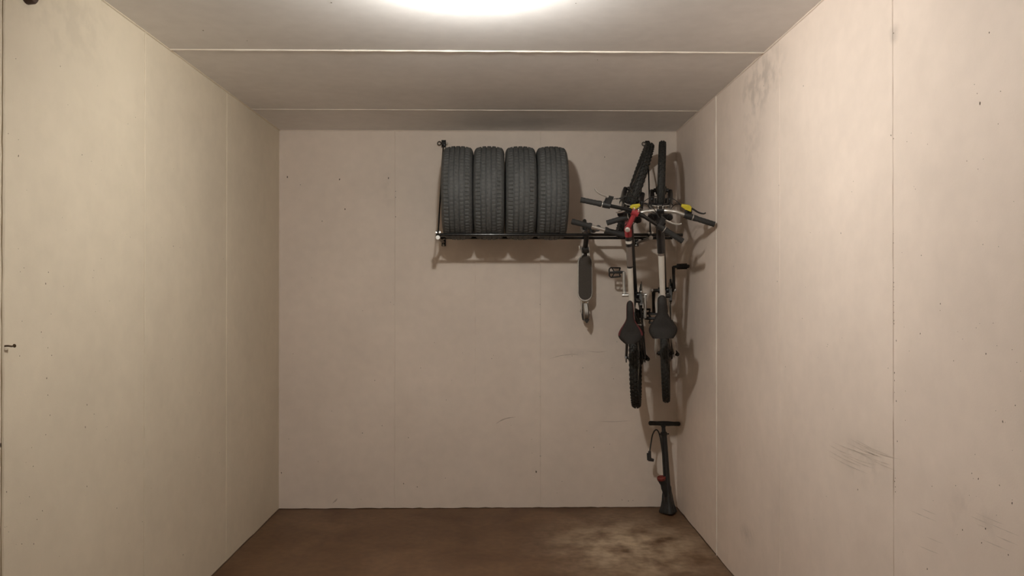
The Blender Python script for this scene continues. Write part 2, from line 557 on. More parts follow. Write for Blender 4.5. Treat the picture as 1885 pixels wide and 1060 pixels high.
right_pits += [(1641.5 + (y - 50) * 0.008, y, random.uniform(.4, .8)) for y in (290, 300, 312, 330, 344, 352, 360, 430, 447, 493, 520, 528, 533, 555, 562, 575, 590, 596, 686, 700, 722, 880, 896, 905)]
right_pits += sprinkle(45, 1660, 1880, 150, 1040, .25, .5) + sprinkle(20, 1330, 1640, 300, 1000, .25, .5)
pit_mesh(wr, right_pits, lambda x, y: at_x(x, y, XR), (-1, 0, 0), 0)
back_pits = [(529, 326, 1.4), (625, 330, 1.3), (715, 328, 1.3), (635, 385, 1.3), (593, 407, .9), (728, 352, .9), (728, 363, .9), (728, 399, 1),
             (1113, 289, 1), (995, 839, 1.9), (987, 868, 1.6), (667, 797, 1.1), (768, 896, 1.1), (1093, 823, 1), (514, 825, .9), (518, 870, 1.2),
             (1073, 677, .9), (1053, 655, .8), (743, 890, 1), (690, 700, .7), (1145, 920, .8), (1157, 922, .9), (1165, 921, .7), (553, 340, .7),
             (725, 560, .6), (727, 700, .7), (994, 560, .6), (994, 730, .6), (820, 880, .8), (905, 660, .7)]
back_pits += sprinkle(30, 530, 1140, 500, 920, .4, .7)
pit_mesh(wb, back_pits, lambda x, y: at(x, y, YB), (0, -1, 0), 0)
pit_mesh(ce, [(374, 56, 1), (610, 5, 1), (1060, 6, .8), (455, 75, .8), (1100, 110, .8)], lambda x, y: at_z(x, y, H), (0, 0, -1), 0)


def strip(mb, pts, wd, nrm):
    """thin rubbed mark lying on the wall"""
    pts = smooth_path(pts, 5)
    k = len(pts)
    vs, fs = [], []
    for i, p in enumerate(pts):
        t = (pts[min(i + 1, k - 1)] - pts[max(i - 1, 0)]).normalized()
        s = t.cross(V(nrm)) * wd * max(0.12, math.sin(math.pi * i / (k - 1))) * random.uniform(0.7, 1.2)
        vs += [p + s + V(nrm) * 0.0003, p - s + V(nrm) * 0.0003]
    for i in range(k - 1):
        fs.append((2 * i, 2 * i + 1, 2 * i + 3, 2 * i + 2))
    mb.add(vs, fs)


mb = MB()
strip(mb, [at(*p, YB) for p in ((913, 780), (922, 774), (934, 769.5), (949, 767.5))], 0.004, (0, -1, 0))
strip(mb, [at(*p, YB) for p in ((1012, 660), (1030, 655), (1052, 652), (1066, 653))], 0.0022, (0, -1, 0))
strip(mb, [at(*p, YB) for p in ((1080, 646), (1100, 648), (1118, 646))], 0.0018, (0, -1, 0))
strip(mb, [at(*p, YB) for p in ((1100, 775), (1130, 776), (1160, 774))], 0.0016, (0, -1, 0))
strip(mb, [at(*p, YB) for p in ((612, 926), (618, 921), (621, 917))], 0.005, (0, -1, 0))
mb.build('scuff_mark', 'scuff_dark', wb, smooth=0)
mb = MB()
for i in range(13):
    a = V((1518 + random.uniform(0, 70), 808 + random.uniform(-6, 30)))
    ln = random.uniform(30, 85)
    sl = random.uniform(0.30, 0.5)
    strip(mb, [at_x(a.x, a.y + 0.10 * (a.x - 1518), XR), at_x(a.x + ln * .5, a.y + 0.10 * (a.x - 1518) + ln * .5 * sl + 2, XR), at_x(a.x + ln, a.y + 0.10 * (a.x - 1518) + ln * sl, XR)], 0.0016, (-1, 0, 0))
for i in range(10):
    a = V((1665 + random.uniform(0, 170), 945 + random.uniform(-15, 60)))
    ln = random.uniform(20, 60)
    strip(mb, [at_x(a.x, a.y, XR), at_x(a.x + ln * .5, a.y + ln * .22, XR), at_x(a.x + ln, a.y + ln * .42, XR)], 0.0013, (-1, 0, 0))
for i in range(6):
    a = V((1362 + i * 4.5, 968 + random.uniform(-3, 6)))
    strip(mb, [at_x(a.x, a.y, XR), at_x(a.x + 2, a.y + 9, XR), at_x(a.x + 5, a.y + 20, XR)], 0.0022, (-1, 0, 0))
mb.build('scuff_mark', 'scuff', wr, smooth=0)

# ------------------------------------------------------------------ ceiling lamp
LX = at(865, 5, 2.78).x
lamp = empty('ceiling_lamp', Matrix.Translation((LX, 2.78, H)), 'glowing round lamp on the ceiling at the top edge of the picture', 'lamp')
MB().lathe([(0.0, 0.0), (0.058, 0.0), (0.060, -0.006), (0.060, -0.040), (0.055, -0.046), (0.0, -0.046)], n=32).build('lamp_base', 'white_plastic', lamp)
prof = [(0.053, -0.044), (0.054, -0.058), (0.052, -0.074), (0.046, -0.091), (0.035, -0.106), (0.019, -0.116), (0.0, -0.119)]
MB().lathe(prof, n=32).build('diffuser', 'lamp', lamp)
MB().box((-0.135, -0.055, -0.054), (0.055, 0.080, 0.108)).build('added_shade_box', 'white_plastic', lamp, bevel=0.006)  # unseen box, added to shade the top of the left wall
MB().box((-0.082, -0.030, -0.012), (0.06, 0.03, 0.024)).build('shade_box_bracket', 'white_plastic', lamp, bevel=0.002)  # joins the added box to the lamp base

# ------------------------------------------------------------------ rack
RZ, RF, RB_, RR = 1.970, 5.05, 5.35, 0.0100
ax0 = at(808, 425, 5.03).x - 0.006
ax1 = 1.015
TIE1 = 1.095     # wall end of the right tie rod
RX1 = 1.235
rack = empty('tyre_rack', Matrix.Translation((ax0, YB, RZ)), 'black tube rack on the back wall carrying tyres and hanging bikes', 'rack')
Z0 = V((ax0, YB, RZ))


def rk(pts):
    return [V(p) - Z0 for p in pts]


MB().tube(rk([(ax0 - 0.012, RF, RZ), (RX1, RF, RZ)]), RR, 14).build('rail', 'black_tube', rack)
MB().tube(rk([(ax0 - 0.012, RB_, RZ), (RX1, RB_, RZ)]), RR, 14).build('rail', 'black_tube', rack)
TOPZ = at(820, 265, YB).z
for xx in (ax0, ax1):
    sgn = 1
    xt = ax0 if xx == ax0 else TIE1
    b = MB()
    b.tube(rk([(xx, RF - 0.03, RZ - 0.022), (xx, YB - 0.012, RZ - 0.022)]), 0.011, 12)
    arm = b.build('arm', 'black_tube', rack)
    MB().tube(rk([(xx, RF - 0.036, RZ - 0.022), (xx, RF - 0.028, RZ - 0.022)]), 0.014, 12).build('end_cap', 'chrome', arm)
    pl = MB()
    pl.box(V((xx, YB - 0.004, RZ - 0.018)) - Z0, (0.030, 0.006, 0.062))
    plate = pl.build('wall_plate', 'black_tube', rack, bevel=0.002)
    for dz in (-0.041, 0.005):
        MB().lathe([(0.009, 0), (0.009, 0.005), (0.005, 0.007), (0.0, 0.007)], V((xx, YB - 0.007, RZ + dz)) - Z0, (0, -1, 0), 6).build('bolt', 'steel', plate)
    # diagonal tie from the wall eye down to the front of the arm
    MB().tube(rk([(xt, YB - 0.03, TOPZ - 0.012), (xx, RF - 0.012, RZ + 0.012)]), 0.0055, 10).build('tie_rod', 'black_tube', rack)
    bk = MB()
    bk.box(V((xt, YB - 0.006, TOPZ)) - Z0, (0.032, 0.010, 0.055))
    bk.tube(rk([(xt, YB - 0.008, TOPZ), (xt, YB - 0.045, TOPZ - 0.006)]), 0.012, 12)
    brk = bk.build('wall_anchor', 'black_tube', rack, bevel=0.002)
    ring = [V((xt - sgn * 0.030 + 0.013 * math.cos(q), YB - 0.028, TOPZ + 0.013 * math.sin(q))) - Z0 for q in [k * math.pi / 8 for k in range(16)]]
    MB().tube(ring, 0.0032, 8, closed=True).build('eye_ring', 'dark_steel', brk)
    MB().ball(V((xt + sgn * 0.026, YB - 0.035, TOPZ - 0.004)) - Z0, 0.009).build('nut', 'chrome', brk)
    sd = MB()
    sd.box(V((xx, RF, RZ + 0.002)) - Z0, (0.030, 0.040, 0.042))
    sad = sd.build('rail_clamp', 'black_tube', rack, bevel=0.004)
    MB().lathe([(0.008, 0), (0.008, 0.006), (0.0, 0.008)], V((xx + 0.011, RF - 0.020, RZ + 0.012)) - Z0, (0, -1, 0), 8).build('bolt', 'chrome', sad)
    MB().lathe([(0.008, 0), (0.008, 0.006), (0.0, 0.008)], V((xx - 0.013, RF - 0.020, RZ + 0.010)) - Z0, (0, -1, 0), 8).build('bolt', 'chrome', sad)

# ------------------------------------------------------------------ car tyres
TR, TW = 0.320, 0.1035
TZ = RZ + math.sqrt((TR + RR) ** 2 - 0.15 ** 2) + 0.001


def tyre_profile():
    pts = []   # (x, r, kind) from one bead over the tread to the other bead
    half = [(0.078, 0.208), (0.086, 0.214), (0.091, 0.226), (0.098, 0.240), (0.1025, 0.256), (0.1035, 0.268), (0.1015, 0.282), (0.097, 0.293), (0.091, 0.302), (0.083, 0.3095)]
    for x_, r_ in half:
        pts.append((-x_, r_, 's'))
    grooves = [-0.050, -0.017, 0.017, 0.050]
    xs = [-0.076, -0.070, -0.063]
    tread = []

    def crown(x_):
        return TR - 0.0105 * (abs(x_) / 0.076) ** 3

    edges = [-0.076]
    for g_ in grooves:
        edges += [g_ - 0.0045, g_ + 0.0045]
    edges.append(0.076)
    for k in range(0, len(edges), 2):
        a, b_ = edges[k], edges[k + 1]
        n = 4
        for i in range(n + 1):
            x_ = a + (b_ - a) * i / n
            tread.append((x_, crown(x_), 't%d' % (k // 2)))
        if k + 2 < len(edges):
            tread.append((b_ + 0.0012, crown(b_) - 0.0075, 'g'))
            tread.append((edges[k + 2] - 0.0012, crown(b_) - 0.0075, 'g'))
    pts += tread
    for x_, r_ in reversed(half):
        pts.append((x_, r_, 's'))
    # inside
    pts += [(0.066, 0.208, 'i'), (0.080, 0.235, 'i'), (0.090, 0.262, 'i'), (0.080, 0.292, 'i'), (0.05, 0.302, 'i'), (0.0, 0.304, 'i'),
            (-0.05, 0.302, 'i'), (-0.080, 0.292, 'i'), (-0.090, 0.262, 'i'), (-0.080, 0.235, 'i'), (-0.066, 0.208, 'i')]
    return pts


tp = tyre_profile()
NT = 288


def tyre_r(i, j, r):
    k = tp[i][2]
    if k[0] == 't':
        row = int(k[1])
        ph = (j + row * 1 + (2 if tp[i][0] > 0 else 0)) % 4
        if ph == 0:
            return r - (0.0055 if row in (0, 4) else 0.0022)
    elif k == 's' and 0.300 < r < 0.312:
        if j % 4 == 0:
            return r - 0.003
    return r


tm = MB().lathe([(r_, x_) for x_, r_, _ in tp], (0, 0, 0), (1, 0, 0), NT, closed=True, rfun=tyre_r)
px_edges = [(812, 875), (876, 932), (932.5, 989), (990, 1046)]
tlabels = ['black car tyre on the rack farthest from the bikes, first in the row', 'black car tyre, second in the row of four on the rack',
           'black car tyre, third in the row of four on the rack', 'black car tyre on the rack nearest the scooter, last in the row']
x_first = at(841.0, 355, 4.99).x
x_last = at(1018, 355, 4.99).x
t0 = None
for i in range(4):
    X = x_first + (x_last - x_first) * i / 3
    if t0 is None:
        ty = tm.build('car_tyre', 'tyre', smooth=28)
        t0 = ty
    else:
        ty = t0.copy()
        COL.objects.link(ty)
    ty.location = (X, (RF + RB_) / 2, TZ)
    ty.rotation_euler = (random.uniform(0, 6), 0, R((0.5, -0.2, 0.2, -0.3)[i]))
    tag(ty, tlabels[i], 'tyre', 'car tyres on the wall rack')


# ------------------------------------------------------------------ mountain bikes
WR = 0.340   # wheel radius with tyre


def make_bike(S):
    WB = S['wheelbase']
    sa, ca = math.sin(S['lean']), math.cos(S['lean'])
    zax = V((-sa, -ca, 0))
    xax = V((math.sin(S['roll']) * ca, -math.sin(S['roll']) * sa, math.cos(S['roll']))).normalized()
    yax = zax.cross(xax)
    m3 = Matrix((xax, yax, zax)).transposed()
    root_m = Matrix.Translation(S['origin']) @ m3.to_4x4()
    root = empty('mountain_bike', root_m, S['label'], 'bicycle', 'mountain bikes hanging from the rack')

    rear = V((0, 0, WR))
    bb = V((0.435, 0, WR - 0.03))
    ha = R(68)
    u = V((-math.cos(ha), 0, math.sin(ha)))
    fv = V((math.sin(ha), 0, math.cos(ha)))
    front0 = V((WB, 0, WR))
    P0 = front0 - fv * 0.045
    LAT = V((0, 1, 0))

    def A(s):
        return P0 + u * s

    rs = Matrix.Rotation(S['steer'], 3, u)

    def steer(p):
        return P0 + rs @ (p - P0)

    rs2 = Matrix.Rotation(S['steer'] + S['twist'], 3, u)

    def steer2(p):
        return P0 + rs2 @ (p - P0)

    # ---- wheels
    def wheel(name, c, st, width, knob, disc, nsp=28):
        rim = MB()
        prof = [(0.291, -0.012), (0.297, -0.0135), (0.302, -0.0135), (0.302, -0.010), (0.296, -0.008), (0.296, 0.008), (0.302, 0.010), (0.302, 0.0135), (0.297, 0.0135), (0.291, 0.012), (0.284, 0.006), (0.284, -0.006)]
        rim.lathe(prof, c, LAT, 72, closed=True)
        ty = MB()
        tr = width / 2
        rc = WR - 0.004 - tr
        tprof = []
        for k in range(14):
            q = R(-150) + R(300) * k / 13
            tprof.append((rc + tr * math.cos(q), tr * math.sin(q)))
        ty.lathe(tprof, c, LAT, 96, closed=True)
        nk = 64
        rows = [(-0.78, 0, 0.010), (-0.30, 1, 0.012), (0.30, 0, 0.012), (0.78, 1, 0.010)]
        for k in range(nk):
            for q, off, sz in rows:
                an = 2 * math.pi * (k + 0.5 * off) / nk
                er = V((math.cos(an), 0, math.sin(an)))
                et = V((-math.sin(an), 0, math.cos(an)))
                nn = er * math.cos(q) + LAT * math.sin(q)
                ss = -er * math.sin(q) + LAT * math.cos(q)
                p = V(c) + er * rc + nn * (tr + knob * 0.35)
                rot = Matrix((et, ss, nn)).transposed()
                ty.box(p, (0.017, sz * width / 0.054, knob * 1.3), rot)
        sp = MB()
        for k in range(nsp):
            an = 2 * math.pi * k / nsp
            side = 1 if k % 2 else -1
            cr = 1 if (k // 2) % 2 else -1
            a2 = an + cr * 0.9
            h = V(c) + V((math.cos(a2) * 0.024, side * 0.028, math.sin(a2) * 0.024))
            e = V(c) + V((math.cos(an) * 0.287, side * 0.002, math.sin(an) * 0.287))
            sp.tube([h, e], 0.0011, 4, caps=False)
        hb = MB()
        hb.lathe([(0.0, -0.068), (0.007, -0.068), (0.007, -0.052), (0.014, -0.050), (0.014, -0.038), (0.028, -0.034), (0.028, -0.028), (0.016, -0.022), (0.015, 0.0), (0.016, 0.022), (0.028, 0.028), (0.028, 0.034), (0.014, 0.038), (0.014, 0.050), (0.007, 0.052), (0.007, 0.068), (0.0, 0.068)], c, LAT, 20)
        for m_ in (rim, ty, sp, hb):
            if st:
                m_.map(steer)
        r_ = rim.build(name, S['rim'], root)
        ty.build('tyre', 'rubber', r_)
        s_ = sp.build('spokes', 'steel', r_, smooth=0)
        s_['kind'] = 'stuff'
        hb.build('hub', 'dark_steel', r_)
        return r_

    wheel('front_wheel', front0, True, S['tyre_width'], S['knob'], False)
    rw = wheel('rear_wheel', rear, False, S['tyre_width'], S['knob'], False)
    cs = MB()
    for k, rr in enumerate((0.060, 0.054, 0.048, 0.042, 0.036, 0.030, 0.025)):
        cs.lathe([(rr - 0.004, 0.031 + k * 0.0045), (rr, 0.031 + k * 0.0045), (rr, 0.033 + k * 0.0045), (rr - 0.004, 0.033 + k * 0.0045)], rear, (0, -1, 0), 36)
    cs.build('cassette', 'dark_steel', rw)

    # ---- frame
    fr = MB()
    fm = S['frame_mats']          # [main, second, accent]
    seat_dir = V((-math.cos(R(73)), 0, math.sin(R(73))))
    st_top = bb + seat_dir * 0.43
    tt_rear = bb + seat_dir * 0.395
    tt_front = A(S['head'][1] - 0.035)
    dt_front = A(S['head'][0] + 0.03)
    prev = 0.0
    for (t1, mi, r1) in S['top_tube']:
        n = 5
        pts = [tt_front.lerp(tt_rear, prev + (t1 - prev) * i / n) for i in range(n + 1)]
        rr = [S['tt_r'][0] + (S['tt_r'][1] - S['tt_r'][0]) * (prev + (t1 - prev) * i / n) + r1 for i in range(n + 1)]
        fr.tube(pts, rr, 14, mi)
        prev = t1
    fr.tube([dt_front, dt_front.lerp(bb, .3), dt_front.lerp(bb, .7), bb], [0.024, 0.025, 0.024, 0.022], 14, S['dt_mat'])
    fr.tube([bb, st_top], 0.0175, 14, S['st_mat'])
    fr.lathe([(0.0215, -0.036), (0.0215, 0.036)], bb, LAT, 20, S['dt_mat'])
    fr.tube([A(S['head'][0]), A(S['head'][1])], [0.0235, 0.021], 16, S['head_mat'])
    for s in (-1, 1):
        axle = rear + LAT * s * 0.064
        fr.tube(smooth_path([bb + V((-0.02, s * 0.022, 0)), bb + V((-0.11, s * 0.042, 0.006)), rear + V((0.12, s * 0.056, -0.004)), axle]), 0.010, 10, S['stay_mat'])
        fr.tube(smooth_path([tt_rear + V((-0.012, s * 0.014, -0.01)), tt_rear.lerp(rear, 0.30) + V((0, s * 0.040, 0)), tt_rear.lerp(rear, .75) + V((0, s * 0.055, 0)), axle]), 0.0085, 10, S['stay_mat'])
        fr.prism([(-0.03, -0.02), (0.02, -0.024), (0.03, 0.02), (0.0, 0.032), (-0.03, 0.012)], 0.006, Matrix(((1, 0, 0), (0, 0, 1), (0, 1, 0))), axle, S['stay_mat'])
    fr.tube([tt_rear.lerp(rear, 0.24) + V((0, -0.034, 0)), tt_rear.lerp(rear, 0.24) + V((0, 0.034, 0))], 0.008, 8, S['stay_mat'])
    fob = fr.build('frame', fm, root)
    MB().lathe([(0.0245, -0.008), (0.0245, 0.008)], A(S['head'][0]), u, 20).map(steer).build('headset_cup', 'dark_steel', fob)
    MB().lathe([(0.0235, -0.006), (0.0235, 0.006)], A(S['head'][1]), u, 20).build('headset_cup', 'dark_steel', fob)
    MB().lathe([(0.021, -0.012), (0.021, 0.012)], st_top, seat_dir, 18).build('seat_clamp', S['clamp'], fob)

    # ---- suspension fork
    fk = MB()
    crown = S['head'][0] - 0.025
    for s in (-1, 1):
        o = LAT * s * 0.062
        fk.tube([A(crown) + o + fv * 0.006, A(0.24) + o + fv * 0.006], 0.0145, 12, 1)
        fk.tube([A(0.25) + o + fv * 0.006, A(0.03) + o + fv * 0.02, front0 + o * 1.03], [0.0195, 0.0185, 0.013], 12, 0)
        fk.lathe([(0.017, -0.014), (0.017, 0.014), (0.0, 0.018)], A(crown + 0.006) + o + fv * 0.006, u, 14, 0)
    rot = Matrix((fv, LAT, u)).transposed()
    fk.box(A(crown) + fv * 0.004, (0.042, 0.128, 0.030), rot, 0)
    arch = [A(0.25) + LAT * 0.062 + fv * 0.015, A(0.30) + LAT * 0.050 + fv * 0.030, A(0.345) + LAT * 0.022 + fv * 0.036, A(0.35) + fv * 0.036,
            A(0.345) - LAT * 0.022 + fv * 0.036, A(0.30) - LAT * 0.050 + fv * 0.030, A(0.25) - LAT * 0.062 + fv * 0.015]
    fk.tube(smooth_path(arch, 4), 0.011, 8, 0)
    fko = fk.map(steer).build('fork', [S['fork'], 'chrome'], root)

    # ---- rim brakes front and rear
    def vbrake(c, up, out, name, st, parent):
        for s in (-1, 1):
            b = MB()
            base = c + LAT * s * 0.058
            b.tube([base - up * 0.012, base + up * 0.030 + LAT * s * 0.006, base + up * 0.075, base + up * 0.105 - LAT * s * 0.004], [0.009, 0.0085, 0.0065, 0.005], 8)
            b.box(base + up * 0.022 - LAT * s * 0.024, (0.05, 0.014, 0.012), Matrix((out, LAT, up)).transposed())
            b.ball(base - up * 0.004 + out * 0.012, 0.010, 8)
            if st:
                b.map(steer)
            b.build('brake_arm', S['brake'], parent)
        n = MB().tube(smooth_path([c + up * 0.105 + LAT * 0.055, c + up * 0.115 + LAT * 0.0, c + up * 0.105 - LAT * 0.055]), 0.0028, 6)
        if st:
            n.map(steer)
        n.build('brake_noodle', 'alloy', parent)

    vbrake(A(0.262) + fv * 0.040, u, fv, 'front', True, fko)
    ssd = (tt_rear - rear).normalized()
    sso = V((-ssd.z, 0, ssd.x))
    vbrake(rear + ssd * 0.262 + sso * 0.012, ssd, sso, 'rear', False, fob)

    # ---- stem and handlebar
    stem_s = S['head'][1] + 0.022
    ca_ = A(stem_s)
    clamp = ca_ + fv * S['stem_len'] + u * S['stem_rise']
    sm = MB()
    sm.tube([A(stem_s - 0.020), A(stem_s + 0.020)], 0.0195, 18)
    sm.tube([ca_, ca_.lerp(clamp, .25), ca_.lerp(clamp, .8), clamp], [0.0165, 0.0155, 0.0150, 0.017], 14)
    sm.lathe([(0.0205, -0.022), (0.0205, 0.022)], clamp, LAT, 18)
    sob = sm.map(steer2).build('stem', S['stem'], root)
    MB().lathe([(0.0, 0.027), (0.009, 0.027), (0.0125, 0.024), (0.0165, 0.020), (0.0165, 0.018)], ca_, u, 18).map(steer2).build('top_cap', S['cap'], sob)
    for s in (-1, 1):
        for d in (-1, 1):
            MB().lathe([(0.0, 0.007), (0.0042, 0.006), (0.0045, 0.0)], clamp + LAT * s * 0.014 + u * d * 0.015 + fv * 0.016, (fv + u * 0.5 * d).normalized(), 8).map(steer2).build('stem_bolt', 'chrome', sob)

    def bar_pt(t):
        a = abs(t)
        back = S['bar_back'](a)
        rise = S['bar_rise'](a)
        return clamp + LAT * t - fv * back + u * rise

    W = S['bar_half']
    hb = MB().tube([bar_pt(-W + 2 * W * i / 40) for i in range(41)], [S['bar_r'] if abs(-W + 2 * W * i / 40) > 0.05 else S['bar_r'] + 0.003 for i in range(41)], 14)
    hob = hb.map(steer2).build('handlebar', S['bar'], root)
    for s in (1, -1):
        g = MB()
        gp = [bar_pt(s * (W + 0.004 - 0.125 * i / 12)) for i in range(13)]
        g.tube(gp, [0.0175] + [0.0160 + 0.0012 * (i % 2) for i in range(10)] + [0.0185, 0.0185], 14)
        g.map(steer2).build('grip', 'grip', hob)
        t_in = W - 0.145
        p = bar_pt(s * t_in)
        tg = (bar_pt(s * (t_in + 0.02)) - bar_pt(s * (t_in - 0.02))).normalized()
        # twist or trigger shifter
        sh = MB().tube([bar_pt(s * (t_in - 0.012)), bar_pt(s * (t_in + 0.016))], 0.0195, 14)
        sh.box(p + fv * 0.010 - u * 0.022 + tg * -0.004, (0.050, 0.038, 0.026), Matrix((fv, tg, u)).transposed())
        sho = sh.map(steer2).build('shifter', 'black_plastic', hob)
        MB().tube([bar_pt(s * (t_in + 0.017)), bar_pt(s * (t_in + 0.021))], 0.0205, 14).map(steer2).build('shifter_ring', 'alloy', hob)
        # brake lever: clamp body reaching forward, then the blade along the grip
        tb = W - S['lever_in']
        q = bar_pt(s * tb)
        body = MB()
        body.tube([bar_pt(s * (tb - 0.010)), bar_pt(s * (tb + 0.010))], 0.0185, 12)
        e = q + fv * 0.048 + tg * 0.004
        if S['lever_body'] == 'yellow':
            ym = Matrix((tg, fv, u)).transposed()
            body.tube([q, q + fv * 0.03], 0.010, 8)
            body.map(steer2).build('lever_clamp', 'black_plastic', hob)
            yb = MB()
            yb.prism([(-0.034, -0.004), (-0.030, 0.010), (0.018, 0.019), (0.032, 0.012), (0.030, -0.018), (-0.006, -0.014)], 0.024, ym, q + fv * 0.050 + tg * 0.0)
            yb.map(steer2).build('lever_body', 'yellow', hob, bevel=0.004, label='yellow plastic brake lever body')
        else:
            body.tube([q, q + fv * 0.03 + tg * 0.006, e], [0.012, 0.012, 0.009], 8)
            body.box(q + fv * 0.036 + tg * 0.008, (0.046, 0.030, 0.020), Matrix((fv, tg, u)).transposed())
            body.map(steer2).build('lever_body', 'black_plastic', hob)
        bl = MB()
        bp = smooth_path([e, e + tg * 0.03 + fv * 0.004 - u * 0.004, e + tg * 0.07 + fv * S['blade'][0], e + tg * 0.102 + fv * S['blade'][1] , e + tg * 0.116 + fv * S['blade'][2]], 5)
        k = len(bp)
        bl.tube(bp, [0.0066 - 0.0026 * i / k for i in range(k)], 8)
        bl.map(steer2).build('brake_lever', S['blade_mat'][0 if s > 0 else 1], hob)
        # brake and gear cables looping to the frame
        ce_ = e - tg * 0.03
        c1 = MB()
        tgt = (A(0.36) + LAT * s * 0.05 + fv * 0.05) if s > 0 else (dt_front + V((-0.05, -0.03, -0.01)))
        c1.tube(bez(ce_, ce_ - tg * 0.10 + fv * 0.075, A(S['head'][0]) + fv * 0.13 - LAT * s * 0.02, tgt, 20), 0.0026, 6)
        c1.map(steer2).build('brake_cable', 'black_plastic', hob)
        c2 = MB()
        p2 = p + fv * 0.02 - u * 0.026
        tg2 = A(S['head'][0] + 0.05) + LAT * s * 0.028 - fv * 0.03
        c2.tube(bez(p2, p2 - tg * 0.09 + fv * 0.06, tg2 + fv * 0.15 + LAT * s * 0.04, tg2, 18), 0.0024, 6)
        c2.map(steer2).build('gear_cable', 'black_plastic', hob)

    # ---- seat post and saddle
    sc_ = bb + seat_dir * S['post']
    sp_ = MB().tube([st_top - seat_dir * 0.02, sc_ - seat_dir * 0.005], 0.0140, 14)
    sp_.tube([sc_ - V((0.022, 0, 0)), sc_ + V((0.022, 0, 0))], 0.012, 10)
    sp_.build('seat_post', S['post_mat'], root)
    sd = MB()
    NS, NP = 26, 20
    Ls, hw, nw = S['saddle_len'], S['saddle_hw'], S['nose_hw']
    tilt = S['saddle_tilt']
    base = sc_ + V((0.012, 0, 0.050))

    def half_w(t):      # t: 0 tail .. 1 nose
        if t < 0.20:
            return hw * (S['tail_w'] + (1 - S['tail_w']) * math.sin(math.pi / 2 * t / 0.20))
        if t < 0.62:
            k = (t - 0.20) / 0.42
            k = k * k * (3 - 2 * k)
            return hw + (nw * 1.15 - hw) * k
        k = (t - 0.62) / 0.38
        return nw * (1.15 - 0.15 * k) * math.sqrt(max(0.0, 1 - max(0, (k - 0.72) / 0.28) ** 2 * 0.92))

    vs, fs, mi = [], [], []
    for i in range(NS + 1):
        t = i / NS
        xx = (t - 0.5) * Ls
        wd = half_w(t)
        zz = xx * math.tan(tilt) + 0.010 * max(0, 0.25 - t) / 0.25 - 0.012 * max(0, t - 0.8) / 0.2
        for j in range(NP):
            q = 2 * math.pi * j / NP
            c_, s_ = math.cos(q), math.sin(q)
            y_ = wd * math.copysign(abs(c_) ** 0.75, c_)
            z_ = (0.020 if s_ > 0 else 0.026 * (0.6 + 0.4 * (1 - t))) * math.copysign(abs(s_) ** 0.8, s_)
            vs.append(base + V((xx, y_, zz + z_)))
    for i in range(NS):
        for j in range(NP):
            j2 = (j + 1) % NP
            fs.append((i * NP + j, i * NP + j2, (i + 1) * NP + j2, (i + 1) * NP + j))
            edge = j in (0, 1, NP // 2 - 1, NP // 2 - 2) and i > 4
            mi.append(1 if edge else 0)
    fs.append(tuple(range(NP))); mi.append(0)
    fs.append(tuple(reversed([NS * NP + j for j in range(NP)]))); mi.append(0)
    sd.v, sd.f, sd.m = vs, fs, mi
    sad = sd.build('saddle', ['saddle', S['saddle_edge']], root, smooth=60)
    for s in (-1, 1):
        MB().tube(smooth_path([base + V((-Ls * 0.42, s * 0.035, -0.010)), base + V((-Ls * 0.22, s * 0.022, -0.042)), base + V((Ls * 0.12, s * 0.022, -0.044)), base + V((Ls * 0.36, s * 0.008, -0.016))]), 0.0035, 8).build('saddle_rail', 'steel', sad)

    # ---- crankset, pedals, chain, rear mech
    cr = MB()
    for rr, yy in ((0.092, -0.050), (0.072, -0.043), (0.050, -0.036)):
        def tooth(i, j, r, rr=rr):
            return r + (0.003 if (i in (1, 2) and j % 2) else 0)
        cr.lathe([(rr - 0.018, yy - 0.0012), (rr, yy - 0.0012), (rr, yy + 0.0012), (rr - 0.018, yy + 0.0012)], bb, LAT, 60, 0, closed=True, rfun=tooth)
    for k in range(5):
        q = 2 * math.pi * k / 5
        d = V((math.cos(q), 0, math.sin(q)))
        cr.tube([bb + V((0, -0.054, 0)) + d * 0.01, bb + V((0, -0.050, 0)) + d * 0.078], [0.010, 0.006], 6, 1)
    cr.tube([bb + V((0, -0.085, 0)), bb + V((0, 0.085, 0))], 0.012, 12, 1)
    armd = V((math.cos(S['crank']), 0, math.sin(S['crank'])))
    ends = []
    for s in (1, -1):
        d = armd * s * S['left_fwd']
        p0 = bb + V((0, s * 0.068, 0))
        p1 = bb + V((0, s * 0.072, 0)) + d * 0.170
        cr.tube([p0, p0.lerp(p1, .5) + V((0, s * 0.002, 0)), p1], [0.014, 0.010, 0.0115], 10, 1)
        cr.lathe([(0.013, -0.006), (0.013, 0.006), (0.008, 0.010), (0, 0.010)], p0 + V((0, s * 0.008, 0)), (0, s, 0), 12, 2)
        ends.append((s, p1))
    cro = cr.build('crankset', ['dark_steel', S['crank_mat'], 'chrome'], root)
    for (s, p1) in ends:
        pa = S['pedal'][0 if s > 0 else 1]
        f_ = V((math.cos(pa), 0, math.sin(pa)))
        n_ = V((-math.sin(pa), 0, math.cos(pa)))
        pd = MB()
        o = p1 + V((0, s * 0.006, 0))

        def P(a, b, o=o, f_=f_, s=s):
            return o + V((0, s * b, 0)) + f_ * a
        th = 0.0055
        for loop in ([P(0.030, 0.018), P(0.034, 0.085), P(0.024, 0.096), P(-0.024, 0.096), P(-0.034, 0.085), P(-0.030, 0.018)],):
            pd.tube(loop[:2] + [loop[2]], th, 6)
            pd.tube(loop[2:4], th, 6)
            pd.tube(loop[3:], th, 6)
        pd.tube([P(0.030, 0.018), P(0.012, 0.026)], th, 6)
        pd.tube([P(-0.030, 0.018), P(-0.012, 0.026)], th, 6)
        pd.tube([P(0, -0.010), P(0, 0.02), P(0, 0.06), P(0, 0.096)], [0.007, 0.011, 0.009, 0.008], 10)
